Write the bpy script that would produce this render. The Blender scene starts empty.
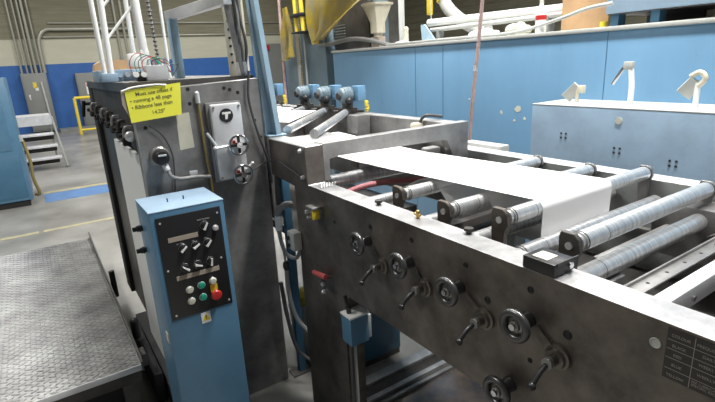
import bpy, bmesh, math, random
from mathutils import Vector, Matrix
random.seed(7)
C = bpy.context.scene.collection
V = Vector
# ------------------------------------------------------------------ helpers
def pmat(name, col, rough=.5, metal=0, var=0, scale=8, stretch=(1,1,1), col2=None, bump=0, bscale=60, coat=0, rvar=0, emit=0, trans=0, alpha=1):
    m = bpy.data.materials.new(name); m.use_nodes = True
    nt = m.node_tree; b = nt.nodes['Principled BSDF']
    b.inputs['Base Color'].default_value = (*col, 1)
    b.inputs['Roughness'].default_value = rough
    b.inputs['Metallic'].default_value = metal
    b.inputs['Coat Weight'].default_value = coat
    b.inputs['Transmission Weight'].default_value = trans
    b.inputs['Alpha'].default_value = alpha
    if emit:
        b.inputs['Emission Color'].default_value = (*col, 1); b.inputs['Emission Strength'].default_value = emit
    tc = nt.nodes.new('ShaderNodeTexCoord'); mp = nt.nodes.new('ShaderNodeMapping')
    mp.inputs['Scale'].default_value = stretch
    nt.links.new(tc.outputs['Object'], mp.inputs['Vector'])
    if var or col2:
        n = nt.nodes.new('ShaderNodeTexNoise'); n.inputs['Scale'].default_value = scale; n.inputs['Detail'].default_value = 8; n.inputs['Roughness'].default_value = .65
        nt.links.new(mp.outputs[0], n.inputs['Vector'])
        r = nt.nodes.new('ShaderNodeValToRGB')
        c2 = col2 or tuple(min(1, c*(1+var)) for c in col)
        c1 = col if col2 else tuple(c*(1-var) for c in col)
        r.color_ramp.elements[0].color = (*c1, 1); r.color_ramp.elements[1].color = (*c2, 1)
        r.color_ramp.elements[0].position = .35; r.color_ramp.elements[1].position = .68
        nt.links.new(n.outputs['Fac'], r.inputs['Fac']); nt.links.new(r.outputs[0], b.inputs['Base Color'])
        if rvar:
            mr = nt.nodes.new('ShaderNodeMapRange'); mr.inputs[3].default_value = rough-rvar; mr.inputs[4].default_value = rough+rvar
            nt.links.new(n.outputs['Fac'], mr.inputs[0]); nt.links.new(mr.outputs[0], b.inputs['Roughness'])
    if bump:
        n = nt.nodes.new('ShaderNodeTexNoise'); n.inputs['Scale'].default_value = bscale; n.inputs['Detail'].default_value = 4
        nt.links.new(mp.outputs[0], n.inputs['Vector'])
        bp = nt.nodes.new('ShaderNodeBump'); bp.inputs['Strength'].default_value = bump; bp.inputs['Distance'].default_value = .01
        nt.links.new(n.outputs['Fac'], bp.inputs['Height']); nt.links.new(bp.outputs[0], b.inputs['Normal'])
    return m

class MB:
    def __init__(s): s.b = bmesh.new()
    def _xf(s, vs, M):
        for v in vs: v.co = M @ v.co
    def box(s, lo, hi, bev=0, rot=None):
        lo = V(lo); hi = V(hi)
        r = bmesh.ops.create_cube(s.b, size=1); vs = r['verts']
        d = hi-lo; c = (lo+hi)/2
        for v in vs: v.co = V((v.co.x*d.x, v.co.y*d.y, v.co.z*d.z))
        if bev:
            es = list({e for v in vs for e in v.link_edges})
            rr = bmesh.ops.bevel(s.b, geom=es, offset=bev, segments=2, affect='EDGES', profile=.5)
            vs = list({v for f in rr['faces'] for v in f.verts} | {v for v in vs if v.is_valid})
        for v in vs:
            if rot is not None: v.co = rot @ v.co
            v.co = v.co + c
        return s
    def cyl(s, p0, p1, r, r2=None, seg=24, cap=True):
        p0 = V(p0); p1 = V(p1); d = p1-p0
        rr = bmesh.ops.create_cone(s.b, cap_ends=cap, segments=seg, radius1=r, radius2=r if r2 is None else r2, depth=d.length)
        M = Matrix.Translation((p0+p1)/2) @ d.to_track_quat('Z', 'Y').to_matrix().to_4x4()
        s._xf(rr['verts'], M); return s
    def sph(s, c, r, sc=(1,1,1), u=20, v=12):
        rr = bmesh.ops.create_uvsphere(s.b, u_segments=u, v_segments=v, radius=r)
        for w in rr['verts']: w.co = V((w.co.x*sc[0], w.co.y*sc[1], w.co.z*sc[2])) + V(c)
        return s
    def tube(s, pts, r, seg=10, smooth=6, closed=False):
        pts = [V(p) for p in pts]
        if smooth and len(pts) > 2:
            out = []
            n = len(pts)
            for i in range(n if closed else n-1):
                a = pts[(i-1) % n] if (closed or i) else pts[0]*2-pts[1]; b = pts[i]; c = pts[(i+1) % n]
                d = pts[(i+2) % n] if (closed or i+2 < n) else pts[-1]*2-pts[-2]
                for k in range(smooth):
                    t = k/smooth
                    out.append(.5*((2*b)+(c-a)*t+(2*a-5*b+4*c-d)*t*t+(3*b-a-3*c+d)*t**3))
            if not closed: out.append(pts[-1])
            pts = out
        n = len(pts); rings = []; up = None
        for i, p in enumerate(pts):
            if closed: t = pts[(i+1) % n]-pts[i-1]
            else: t = pts[min(i+1, n-1)]-pts[max(i-1, 0)]
            t.normalize()
            if up is None: up = t.orthogonal().normalized()
            up = (up - t*up.dot(t)).normalized(); sd = t.cross(up)
            rings.append([s.b.verts.new(p+(up*math.cos(a)+sd*math.sin(a))*r) for a in [2*math.pi*k/seg for k in range(seg)]])
        for i in range(n if closed else n-1):
            A = rings[i]; B = rings[(i+1) % n]
            for k in range(seg): s.b.faces.new((A[k], A[(k+1) % seg], B[(k+1) % seg], B[k]))
        if not closed:
            s.b.faces.new(rings[0][::-1]); s.b.faces.new(rings[-1])
        return s
    def torus(s, c, axis, R, r, seg=32, rs=10):
        axis = V(axis).normalized(); u = axis.orthogonal().normalized(); w = axis.cross(u)
        pts = [V(c)+(u*math.cos(a)+w*math.sin(a))*R for a in [2*math.pi*k/seg for k in range(seg)]]
        return s.tube(pts, r, rs, 0, True)
    def prism(s, poly, ax, a, b, bev=0):
        # poly = 2D outline in the plane normal to axis ax ('x': (y,z), 'y': (x,z), 'z': (x,y))
        f = {'x': lambda p, t: V((t, p[0], p[1])), 'y': lambda p, t: V((p[0], t, p[1])), 'z': lambda p, t: V((p[0], p[1], t))}[ax]
        A = [s.b.verts.new(f(p, a)) for p in poly]; B = [s.b.verts.new(f(p, b)) for p in poly]
        fs = [s.b.faces.new(A), s.b.faces.new(B[::-1])]
        n = len(poly)
        for i in range(n): fs.append(s.b.faces.new((A[i], B[i], B[(i+1) % n], A[(i+1) % n])))
        if bev:
            es = list({e for q in fs for e in q.edges})
            bmesh.ops.bevel(s.b, geom=es, offset=bev, segments=1, affect='EDGES')
        return s
    def quadprism(s, P, n):
        # a flat sheet from corner points P with thickness vector n
        A = [s.b.verts.new(V(p)) for p in P]; B = [s.b.verts.new(V(p)+V(n)) for p in P]
        s.b.faces.new(A); s.b.faces.new(B[::-1]); k = len(P)
        for i in range(k): s.b.faces.new((A[i], B[i], B[(i+1) % k], A[(i+1) % k]))
        return s
    def lathe(s, prof, c, axis, seg=32):
        axis = V(axis).normalized(); u = axis.orthogonal().normalized(); w = axis.cross(u); c = V(c)
        rings = []
        for r, h in prof:
            rings.append([s.b.verts.new(c+axis*h+(u*math.cos(a)+w*math.sin(a))*max(r, 1e-5)) for a in [2*math.pi*k/seg for k in range(seg)]])
        for A, B in zip(rings, rings[1:]):
            for k in range(seg): s.b.faces.new((A[k], A[(k+1) % seg], B[(k+1) % seg], B[k]))
        s.b.faces.new(rings[0][::-1]); s.b.faces.new(rings[-1]); return s
    def sheet(s, path, x0, x1, th=.0008, nx=1):
        # a web following a (y,z) path, running from x0 to x1
        n = len(path); off = []
        for i in range(n):
            a = path[max(i-1, 0)]; b = path[min(i+1, n-1)]
            t = V((b[0]-a[0], b[1]-a[1])).normalized(); off.append(V((-t.y, t.x))*th)
        g = []
        for j in (0, 1):
            g.append([[s.b.verts.new((x, p[0]+o.x*j, p[1]+o.y*j)) for p, o in zip(path, off)] for x in (x0, x1)])
        for i in range(n-1):
            for j in (0, 1): s.b.faces.new((g[j][0][i], g[j][0][i+1], g[j][1][i+1], g[j][1][i]))
            for k in (0, 1): s.b.faces.new((g[0][k][i], g[0][k][i+1], g[1][k][i+1], g[1][k][i]))
        for i in (0, n-1): s.b.faces.new((g[0][0][i], g[0][1][i], g[1][1][i], g[1][0][i]))
        return s
    def build(s, name, mat, parent=None, sharp=35):
        b = s.b
        bmesh.ops.recalc_face_normals(b, faces=b.faces)
        for e in b.edges:
            e.smooth = not (len(e.link_faces) != 2 or e.calc_face_angle(3) > math.radians(sharp))
        for f in b.faces: f.smooth = True
        me = bpy.data.meshes.new(name)
        # the object's origin sits at the middle of its own shape
        if b.verts:
            lo = V([min(v.co[i] for v in b.verts) for i in range(3)]); hi = V([max(v.co[i] for v in b.verts) for i in range(3)])
            c = (lo+hi)/2
        else: c = V((0,0,0))
        for v in b.verts: v.co -= c
        b.to_mesh(me); b.free(); me.materials.append(mat)
        o = bpy.data.objects.new(name, me); C.objects.link(o)
        base = V((0,0,0)); p = parent
        while p: base += p.location; p = p.parent
        o.location = c-base
        if parent: o.parent = parent
        return o
def thing(name, label, cat, loc, group=None):
    o = bpy.data.objects.new(name, None); C.objects.link(o); o.location = loc; o.empty_display_size = .05
    o['label'] = label; o['category'] = cat
    if group: o['group'] = group
    return o
def tag(o, label, cat, group=None):
    o['label'] = label; o['category'] = cat
    if group: o['group'] = group
    return o
def struct(o): o['kind'] = 'structure'; return o
def dup(root, loc, label=None, group=None, parent=None):
    r = root.copy(); C.objects.link(r); r.location = loc
    if parent: r.parent = parent
    if label: r['label'] = label
    if group: r['group'] = group
    def kids(a, b):
        for ch in [o for o in C.objects if o.parent == a and o is not b]:
            c = ch.copy(); C.objects.link(c); c.parent = b; kids(ch, c)
    kids(root, r); return r
def text(name, body, mat, o, ux, uy, h, parent, bold=0, align='LEFT', th=.0004, space=1):
    # lettering: o lower-left corner, ux reading direction, uy up, h letter height
    cu = bpy.data.curves.new(name, 'FONT'); cu.body = body; cu.size = h/.7; cu.extrude = th; cu.offset = bold; cu.align_x = align; cu.space_line = space
    t = bpy.data.objects.new(name, cu); C.objects.link(t)
    me = bpy.data.meshes.new_from_object(t.evaluated_get(bpy.context.evaluated_depsgraph_get()))
    bpy.data.objects.remove(t)
    ux = V(ux).normalized(); uy = V(uy).normalized(); uz = ux.cross(uy)
    M = Matrix((ux, uy, uz)).transposed().to_4x4(); me.transform(M)
    me.materials.clear(); me.materials.append(mat)
    ob = bpy.data.objects.new(name, me); C.objects.link(ob)
    base = V((0,0,0)); p = parent
    while p: base += p.location; p = p.parent
    ob.location = V(o)-base; ob.parent = parent
    return ob
# ------------------------------------------------------------------ materials
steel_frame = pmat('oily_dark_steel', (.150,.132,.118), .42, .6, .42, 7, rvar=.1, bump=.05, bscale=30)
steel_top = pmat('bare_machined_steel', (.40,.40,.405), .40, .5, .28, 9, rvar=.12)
steel_plate = pmat('grey_milled_steel', (.29,.285,.28), .40, .55, .34, 6, rvar=.1)
dark_plate = pmat('blackened_steel', (.10,.095,.09), .45, .4, .3, 5)
roller_m = pmat('polished_roller_steel', (.80,.80,.80), .33, .8, .24, 12, stretch=(7,.3,.3), rvar=.05)
roller_dull = pmat('worn_roller_steel', (.58,.58,.59), .36, .8, .3, 12, stretch=(7,.3,.3), rvar=.05)
bar_m = pmat('satin_aluminium', (.72,.73,.75), .35, .4, .1, 10)
wheel_m = pmat('dark_polished_wheel_rim', (.11,.11,.113), .30, .7, .15, 10)
red_grip_m = pmat('worn_red_grip', (.55,.10,.10), .5)
far_frame_m = pmat('grey_green_frame_paint', (.36,.38,.37), .5, .1, .2, 7)
chrome = pmat('chrome', (.62,.62,.64), .18, 1, .1, 10)
black = pmat('black_plastic', (.018,.018,.02), .35)
blackrough = pmat('black_rubber', (.012,.012,.013), .7)
soot = pmat('sooty_iron', (.05,.045,.042), .55, .3, .4, 12)
blue_box = pmat('control_blue_paint', (.085,.195,.31), .38, 0, .10, 5, rvar=.06)
blue_encl = pmat('enclosure_blue_paint', (.15,.30,.465), .30, 0, .08, 1.5, stretch=(1,1.5,.4), rvar=.08)
blue_light = pmat('chalky_light_blue_paint', (.25,.35,.46), .5, 0, .12, 5, bump=.05)
blue_post = pmat('pale_blue_paint', (.34,.49,.61), .4, 0, .1, 6)
blue_dark = pmat('deep_blue_paint', (.05,.14,.23), .45, 0, .1, 6)
blue_grey = pmat('blue_grey_paint', (.15,.21,.25), .45, 0, .12, 3)
grey_p = pmat('grey_paint', (.23,.24,.23), .5, 0, .06, 4)
grey_l = pmat('light_grey_paint', (.48,.49,.47), .5, 0, .1, 6)
cream = pmat('cream_paint', (.62,.58,.47), .5, 0, .08, 5)
white_p = pmat('white_paint', (.82,.83,.82), .45)
paper = pmat('white_newsprint', (.88,.88,.88), .75)
yellow_paper = pmat('yellow_paper', (.93,.90,.08), .7)
yellow_p = pmat('safety_yellow', (.80,.62,.05), .45)
yellow_bag = pmat('yellow_plastic_sheet', (.60,.46,.05), .35, 0, 0, 5, col2=(.36,.33,.26), bump=.3, bscale=6)
red_p = pmat('red_plastic', (.50,.03,.03), .35)
red_hose = pmat('faded_red_hose', (.42,.14,.15), .5)
pink_pipe = pmat('pinkish_copper_pipe', (.60,.42,.39), .5, .2, .2, 12)
green_p = pmat('green_plastic', (.02,.32,.22), .3)
offwhite = pmat('off_white_plastic', (.62,.62,.52), .4)
ink = pmat('black_ink', (.02,.02,.02), .7)
pen = pmat('marker_ink', (.22,.22,.06), .8)
cardb = pmat('brown_cardboard', (.52,.33,.18), .8, 0, .1, 6)
tape_m = pmat('cream_masking_tape', (.58,.56,.46), .7, 0, .08, 14)
brass = pmat('brass', (.55,.38,.12), .35, .8)
brass_dull = pmat('tarnished_brass_strip', (.33,.25,.10), .45, .5)
cable_g = pmat('grey_cable', (.28,.28,.28), .55)
cable_k = pmat('dark_cable', (.06,.06,.062), .5)
conduit_m = pmat('galvanised_conduit', (.42,.42,.36), .4, .4)
label_dark = pmat('dark_etched_label', (.045,.042,.04), .45, .3)
label_txt = pmat('etched_lettering', (.33,.31,.28), .5, .3)
tan_label = pmat('tan_label_strip', (.42,.36,.30), .5)
# concrete
floor_m = pmat('worn_concrete', (.17,.165,.15), .34, 0, 0, 1.1, col2=(.335,.33,.31), bump=.05, bscale=40, rvar=.12)
wall_blue = pmat('wall_blue_paint', (.03,.13,.42), .55, 0, .08, 3)
wall_cream = pmat('wall_cream_paint', (.56,.55,.44), .6, 0, .06, .8, stretch=(1,1,5))
wall_olive = pmat('wall_olive_siding', (.23,.215,.15), .65, 0, .15, 1.2, stretch=(1,1,14))
floor_blue = pmat('blue_floor_paint', (.09,.20,.42), .45, 0, .15, 5)
floor_yel = pmat('worn_yellow_line', (.27,.25,.19), .6, 0, .3, 6, col2=(.46,.41,.22))
ceil_m = pmat('ceiling_deck', (.30,.30,.27), .7, 0, .1, 2)

def diamond_mat():
    m = pmat('worn_diamond_plate', (.27,.27,.265), .34, .45, .5, 3.5)
    nt = m.node_tree; b = nt.nodes['Principled BSDF']
    tc = nt.nodes.new('ShaderNodeTexCoord'); outs = []
    for a, off in ((.55, 0), (-.55, .5)):
        mp = nt.nodes.new('ShaderNodeMapping'); mp.inputs['Scale'].default_value = (21, 21, 1); mp.inputs['Location'].default_value = (off, off, 0)
        nt.links.new(tc.outputs['Object'], mp.inputs['Vector'])
        fr = nt.nodes.new('ShaderNodeVectorMath'); fr.operation = 'FRACTION'; nt.links.new(mp.outputs[0], fr.inputs[0])
        sb = nt.nodes.new('ShaderNodeVectorMath'); sb.operation = 'SUBTRACT'; sb.inputs[1].default_value = (.5,.5,0); nt.links.new(fr.outputs[0], sb.inputs[0])
        rt = nt.nodes.new('ShaderNodeVectorRotate'); rt.rotation_type = 'Z_AXIS'; rt.inputs['Angle'].default_value = a; nt.links.new(sb.outputs[0], rt.inputs['Vector'])
        ml = nt.nodes.new('ShaderNodeVectorMath'); ml.operation = 'MULTIPLY'; ml.inputs[1].default_value = (2.4, 8, 0); nt.links.new(rt.outputs[0], ml.inputs[0])
        ln = nt.nodes.new('ShaderNodeVectorMath'); ln.operation = 'LENGTH'; nt.links.new(ml.outputs[0], ln.inputs[0])
        mr = nt.nodes.new('ShaderNodeMapRange'); mr.inputs[1].default_value = 1.05; mr.inputs[2].default_value = .55; nt.links.new(ln.outputs['Value'], mr.inputs[0]); outs.append(mr)
    mx = nt.nodes.new('ShaderNodeMath'); mx.operation = 'MAXIMUM'
    nt.links.new(outs[0].outputs[0], mx.inputs[0]); nt.links.new(outs[1].outputs[0], mx.inputs[1])
    bp = nt.nodes.new('ShaderNodeBump'); bp.inputs['Strength'].default_value = 1; bp.inputs['Distance'].default_value = .012
    nt.links.new(mx.outputs[0], bp.inputs['Height']); nt.links.new(bp.outputs[0], b.inputs['Normal'])
    return m
diamond = diamond_mat()

# ------------------------------------------------------------------ setting
YW = 17.9
struct(MB().box((-9,-3,-.1),(14,18.2,0)).build('floor', floor_m))
w = MB().box((-9,YW,2.0),(14,YW+.2,2.74)).build('wall_far', wall_cream); struct(w)
struct(MB().box((-9,YW-.01,0),(14,YW+.2,2.0)).build('wall_far_lower', wall_blue)).name = 'trim_1'
struct(MB().box((-9,YW-.02,2.74),(14,YW+.2,6.2)).build('trim_2', wall_olive))
m_ = MB().box((13.8,-3,0),(14,18,6.2))
for k in range(20): m_.box((13.76,-3,.3+k*.3),(13.8,18,.34+k*.3))
struct(m_.build('wall_right', wall_olive))
struct(MB().box((-9.2,-3,0),(-9,18,6.2)).build('wall_left', wall_cream))
struct(MB().box((-9,-3,6.2),(14,18.2,6.3)).build('ceiling', ceil_m))
struct(MB().box((-.09,7.62,0),(1.6,8.2,.002)).build('trim_3', floor_blue))
struct(MB().box((-.09,8.22,0),(1.6,8.36,.002)).build('trim_4', floor_yel))
m_ = MB()
for a, b_ in ((-1.6,-.9),(-.8,-.2),(-.15,.75)): m_.box((a,6.12,0),(b_,6.2,.002))
struct(m_.build('trim_5', floor_yel))

# ------------------------------------------------------------------ PRESS
press = thing('printing_press', 'long steel web press bed with chrome rollers, handwheels and open bright top', 'printing press', (1.4,.9,0))
near = [(-.5,1.16),(1.705,1.16),(1.705,1.32),(2.06,1.32),(2.06,1.15),(1.825,1.14),(1.835,0),(1.475,0),(1.475,.74),(1.43,.77),(-.5,.77)]
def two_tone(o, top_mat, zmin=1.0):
    # upper faces above zmin take a second, paler metal
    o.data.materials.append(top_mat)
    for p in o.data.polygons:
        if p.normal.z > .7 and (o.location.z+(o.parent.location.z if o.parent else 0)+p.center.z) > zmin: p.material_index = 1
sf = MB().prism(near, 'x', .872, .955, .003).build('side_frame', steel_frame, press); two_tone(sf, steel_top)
sf['label'] = 'near side frame with oily brown face'
far = [(-.5,1.16),(1.86,1.16),(1.86,0),(1.46,0),(1.46,.77),(-.5,.77)]
sf2 = MB().prism(far, 'x', 1.87, 1.955, .003).build('side_frame', far_frame_m, press); two_tone(sf2, bar_m)
sf2['label'] = 'far side frame with grey inner face'
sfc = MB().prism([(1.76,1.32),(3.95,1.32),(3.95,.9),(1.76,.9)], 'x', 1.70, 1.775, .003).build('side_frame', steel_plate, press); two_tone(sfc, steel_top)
MB().box((1.955,1.64,1.09),(2.03,1.90,1.178),.004).build('rail_cover', grey_l, press)
MB().box((.96,-.45,.782),(1.865,1.18,.80)).build('shade_pan', dark_plate, press)  # dark sheet added to block the bright floor and keep the interior dark
sfb = MB().prism([(2.15,1.32),(3.4,1.32),(3.4,.9),(2.15,.9)], 'x', .90, .955, .003).build('side_frame', steel_plate, press); two_tone(sfb, steel_top)
po = [(.957,1.163),(.985,1.163),(.985,1.255),(1.03,1.262),(1.63,1.248),(1.66,1.243),(1.70,1.14),(1.80,1.14),(1.80,1.322),(.957,1.322)]
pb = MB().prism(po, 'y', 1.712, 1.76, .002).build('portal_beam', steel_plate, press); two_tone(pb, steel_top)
pb['label'] = 'bare grey bridge beam across the web'
# bolts on the post block
for (y, z) in ((1.74,1.30),(1.735,1.19),(1.63,.75),(1.63,.715)):
    MB().cyl((.872,y,z),(.862,y,z),.009,seg=12).cyl((.862,y,z),(.858,y,z),.005,seg=8).build('bolt', bar_m, press)
# drilled holes as dark discs; one disc pale for the light showing through
for i, (y, z, r) in enumerate(((.629,1.113,.007),(.53,1.043,.009),(.356,1.111,.009),(.755,1.035,.008),(.832,1.106,.006),(1.268,1.098,.007),(1.053,1.113,.007),(1.508,1.055,.005),(.93,.99,.006),(.45,.9,.006),(.62,.93,.005))):
    h = MB().torus((.8715,y,z),(1,0,0),r,.0018,24,6).cyl((.8722,y,z),(.871,y,z),r-.001,seg=24).build('drilled_hole', blackrough if i != 2 else grey_l, press)
# legs at the near end, stretcher bars
MB().box((.875,-.45,0),(.95,-.15,.77),.003).build('leg', steel_frame, press)
MB().box((1.875,-.45,0),(1.95,-.15,.77),.003).build('leg', steel_frame, press)
for (y0,y1,z0,z1) in ((1.50,1.60,.80,.90),(-.40,-.30,.9,1.0)):
    MB().box((.955,y0,z0),(1.87,y1,z1),.004).build('cross_bar', dark_plate, press)
# angled channel cross bars
m_ = MB().box((.955,.515,1.050),(1.87,.555,1.056),.001).box((.955,.553,1.01),(1.87,.558,1.064))
o = m_.build('cross_bar', steel_plate, press); o['label'] = 'flat steel bar with a row of drilled holes'
for k in range(7): MB().cyl((1.12+k*.10,.535,1.055),(1.12+k*.10,.535,1.0567),.005,seg=12).build('drilled_hole', blackrough, o)
o = MB().box((.955,.435,1.025),(1.87,.475,1.080),.006).build('cross_bar', bar_m, press)
for k in range(5): MB().cyl((1.06+k*.17,.435,1.05),(1.06+k*.17,.430,1.05),.008,seg=10).build('bolt', chrome, o)
MB().box((.955,.22,1.0),(1.87,.28,1.06),.004).build('cross_bar', steel_plate, press)
MB().box((.955,-.05,1.04),(1.87,.06,1.1),.004).build('cross_bar', steel_top, press)
# plate ledge inside near rail
MB().box((.955,-.5,.95),(.985,1.70,.97),.002).build('ledge', dark_plate, press)
MB().box((1.84,-.5,.95),(1.87,1.70,.97),.002).build('ledge', steel_plate, press)

def roller(y, z, x0, x1, r=.025, mat=roller_m, bracket=True, tilt=0, top=0):
    ro = MB()
    ro.cyl((x0,y,z),(x1,y+tilt,z),r,seg=40)
    ro.cyl((x0-.012,y,z),(x0,y,z),r*.82,seg=30).cyl((x1,y+tilt,z),(x1+.012,y+tilt,z),r*.82,seg=30)
    q = ro.build('roller', mat, press)
    MB().cyl((x0-.03,y,z),(x1+.03,y+tilt,z),.009,seg=14).build('shaft', chrome, q)
    MB().torus((x0+.006,y,z),(1,0,0),r+.0004,.0016,30,6).torus((x0+.10,y,z),(1,0,0),r-.0006,.0012,30,6).build('groove_ring', dark_plate, q)
    if bracket:
        bp_ = [(y-.030,z-.012),(y-.024,z+.020),(y-.010,z+.033),(y+.026,z+.033),(y+.031,z+.018),(y+.028,z-.02),(y+.024,z-.20),(y-.014,z-.20),(y-.016,z-.035)]
        b1 = MB().prism(bp_, 'x', x0-.042, x0-.026, .0015).build('bracket', dark_plate if y < .7 else steel_frame, press)
        MB().cyl((x0-.042,y,z),(x0-.046,y,z),.010,seg=20).build('shaft_end', bar_m, b1)
        MB().prism([(y+(a-y)*.85,max(z+(b-z)*.82,z-.12)) for a,b in bp_], 'x', x1+.014, x1+.028, .0015).build('bracket', steel_plate, press)
    return q
R1 = roller(1.335,1.160,1.085,1.835)
R2 = roller(1.085,1.160,1.075,1.835)
R3 = roller(.868,1.184,1.085,1.835)
R4 = roller(.655,1.166,1.095,1.812,.026)
roller(1.21,1.085,1.05,1.835,.022,roller_dull,False)
roller(.985,1.085,1.03,1.835,.022,roller_dull,False)
roller(.815,1.085,1.07,1.835,.026,roller_dull,False)
roller(.635,1.075,1.06,1.835,.028,roller_m,False)
roller(1.50,1.10,1.0,1.835,.022,roller_dull,False)
roller(1.80,1.13,1.02,1.835,.03,roller_dull,False)
# underside clutter between frames
MB().box((1.16,.60,.97),(1.24,.64,1.05),.004).build('clamp_block', steel_plate, press)
MB().box((1.30,.70,1.00),(1.84,.73,1.045),.003).build('tie_bar', steel_plate, press)
MB().box((1.05,.90,.99),(1.84,.94,1.03),.003).build('tie_bar', dark_plate, press)
MB().box((1.05,1.14,.99),(1.84,1.18,1.03),.003).build('tie_bar', dark_plate, press)
MB().cyl((1.70,.55,1.0),(1.86,.55,1.0),.06,seg=30).build('gear_housing', steel_plate, press)
MB().box((1.74,.56,.93),(1.86,.78,1.12),.01).build('gear_housing', steel_plate, press)
MB().cyl((1.66,.28,1.05),(1.87,.28,1.05),.055,seg=30).build('gear_housing', dark_plate, press)
# hose
MB().tube([(1.0,1.70,1.06),(1.07,1.70,1.10),(1.2,1.68,1.115),(1.38,1.62,1.11),(1.6,1.5,1.09)],.013).build('red_hose', red_hose, press)
MB().tube([(.985,1.79,1.07),(1.1,1.80,1.12),(1.38,1.83,1.12)],.016,12).build('grey_pipe', bar_m, press)
# small fittings on the near rail
for (x,y,mm) in ((.925,1.289,black),(.945,.892,soot)):
    q = MB().lathe([(.008,0),(.008,.008),(.013,.009),(.014,.012),(.013,.017),(.006,.018)],(x,y,1.16),(0,0,1),20).build('rail_knob', mm, press)
q = MB().cyl((.93,1.09,1.16),(.93,1.09,1.178),.006,seg=12).cyl((.93,1.078,1.172),(.93,1.104,1.172),.005,seg=10).sph((.93,1.09,1.18),.007).build('grease_nipple', brass, press)
m_ = MB()
for k in range(6): m_.tube([(.895+.012*k,1.66-.006*k,1.161),(.90+.010*k,1.64-.005*k,1.178),(.885+.012*k,1.615,1.166)],.002,6)
m_.build('wire_clips', white_p, press)

# handwheels
def handwheel(y, z, R=.040):
    x = .822
    h = MB().torus((x,y,z),(1,0,0),R-.008,.0095,36,12).build('handwheel', wheel_m, press)
    MB().cyl((x+.048,y,z),(x+.012,y,z),.020,.016,seg=24).build('hub', wheel_m, h)
    MB().lathe([(R-.010,0),(R-.012,.004),(.014,.008),(.012,.014),(.0001,.014)],(x+.010,y,z),(-1,0,0),32).build('web_disc', steel_plate, h)
    MB().cyl((x-.012,y,z),(x-.003,y,z),.008,seg=18).build('hub_nut', chrome, h)
    return h
for (y,z) in ((1.283,1.045),(1.061,1.04),(.852,1.036),(.630,1.037),(.675,.831)): handwheel(y,z)
def lever(yb, zb, dy=.012, dz=-.045):
    b = MB().lathe([(.030,0),(.030,.008),(.024,.010),(.022,.018),(.013,.019),(.013,.034),(.0001,.035)],(.872,yb,zb),(-1,0,0),30).build('lever_boss', steel_frame, press)
    MB().cyl((.840,yb,zb),(.826,yb,zb),.013,seg=20).build('collar', steel_plate, b)
    MB().tube([(.838,yb,zb),(.815,yb+dy*.5,zb-.012),(.79,yb+dy,zb+dz*.85)],.0062,10).sph((.788,yb+dy,zb+dz*.95),.0095).build('crank_handle', black, b)
for (y,z,dy) in ((1.203,.979,.010),(.992,.981,.012),(.759,.981,.012),(.546,.98,.006)): lever(y,z,dy)
# curved locking arms between each wheel and its lever
for (yw,yl) in ((1.283,1.203),(1.061,.992),(.852,.759),(.630,.546)):
    y0 = yl; MB().prism([(yw-.028,1.035),(yw-.042,1.025),(y0+.012,1.0),(y0-.005,.992),(y0+.018,.975),(yw-.030,1.005)], 'x', .872, .864, .001).build('locking_arm', steel_frame, press)
# bracket and red-grip lever on the leg
q = MB().box((.830,1.60,1.085),(.872,1.66,1.095),.001).box((.862,1.60,1.05),(.872,1.66,1.09)).build('cable_bracket', steel_plate, press)
MB().box((.834,1.604,1.045),(.862,1.618,1.083),.002).build('yellow_tag', yellow_p, q)
MB().cyl((.872,1.65,1.072),(.826,1.655,1.07),.008,seg=14).cyl((.872,1.645,1.05),(.83,1.65,1.048),.006,seg=12).build('fitting', bar_m, q)
q = MB().cyl((.872,1.56,.808),(.850,1.565,.806),.006,seg=12).build('pull_lever', dark_plate, press)
MB().cyl((.846,1.66,.800),(.846,1.56,.812),.010,.012,seg=18).sph((.846,1.66,.800),.010).build('red_grip', red_grip_m, q)
# sensor box on rail
q = MB().box((.872,.572,1.162),(.945,.655,1.192),.002).build('sensor_box', black, press)
MB().box((.885,.600,1.192),(.925,.640,1.1925)).build('warning_label', cream, q)
MB().cyl((.93,.572,1.177),(.93,.568,1.177),.008,seg=18).build('screw', chrome, q)
m_ = MB().box((.873,.565,1.19),(.948,.568,1.198))
m_.build('lip', black, q)
# lubrication plate
q = MB().box((.8705,.06,1.052),(.872,.338,1.153)).build('instruction_plate', label_dark, press); q['label'] = 'dark etched chart of colours and frequencies'
m_ = MB()
for z in (1.131,1.113,1.095,1.073): m_.box((.8700,.165,z-.0005),(.8705,.336,z+.0005))
for y in (.2935,.2405): m_.box((.8700,y-.0006,1.053),(.8705,y+.0006,1.152))
m_.build('ruled_lines', label_txt, q)
UX=(0,-1,0); UZ=(0,0,1)
for body,y,z in (('COLOUR',.331,1.138),('BLACK',.328,1.118),('RED',.324,1.100),('BLUE',.325,1.080),('YELLOW',.331,1.058),
                 ('FREQUENCY',.2905,1.138),('DAILY',.280,1.120),('WEEKLY',.284,1.102),('WEEKLY',.284,1.082),('OIL',.23,1.135),('GREASE',.23,1.10)):
    text('lettering', body, label_txt, (.8704,y,z), UX, UZ, .0052, q)
text('lettering', 'SEE LUBRICATION\nSPECIFIC REQUIRE', label_txt, (.8704,.2905,1.0655), UX, UZ, .0045, q)

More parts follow.
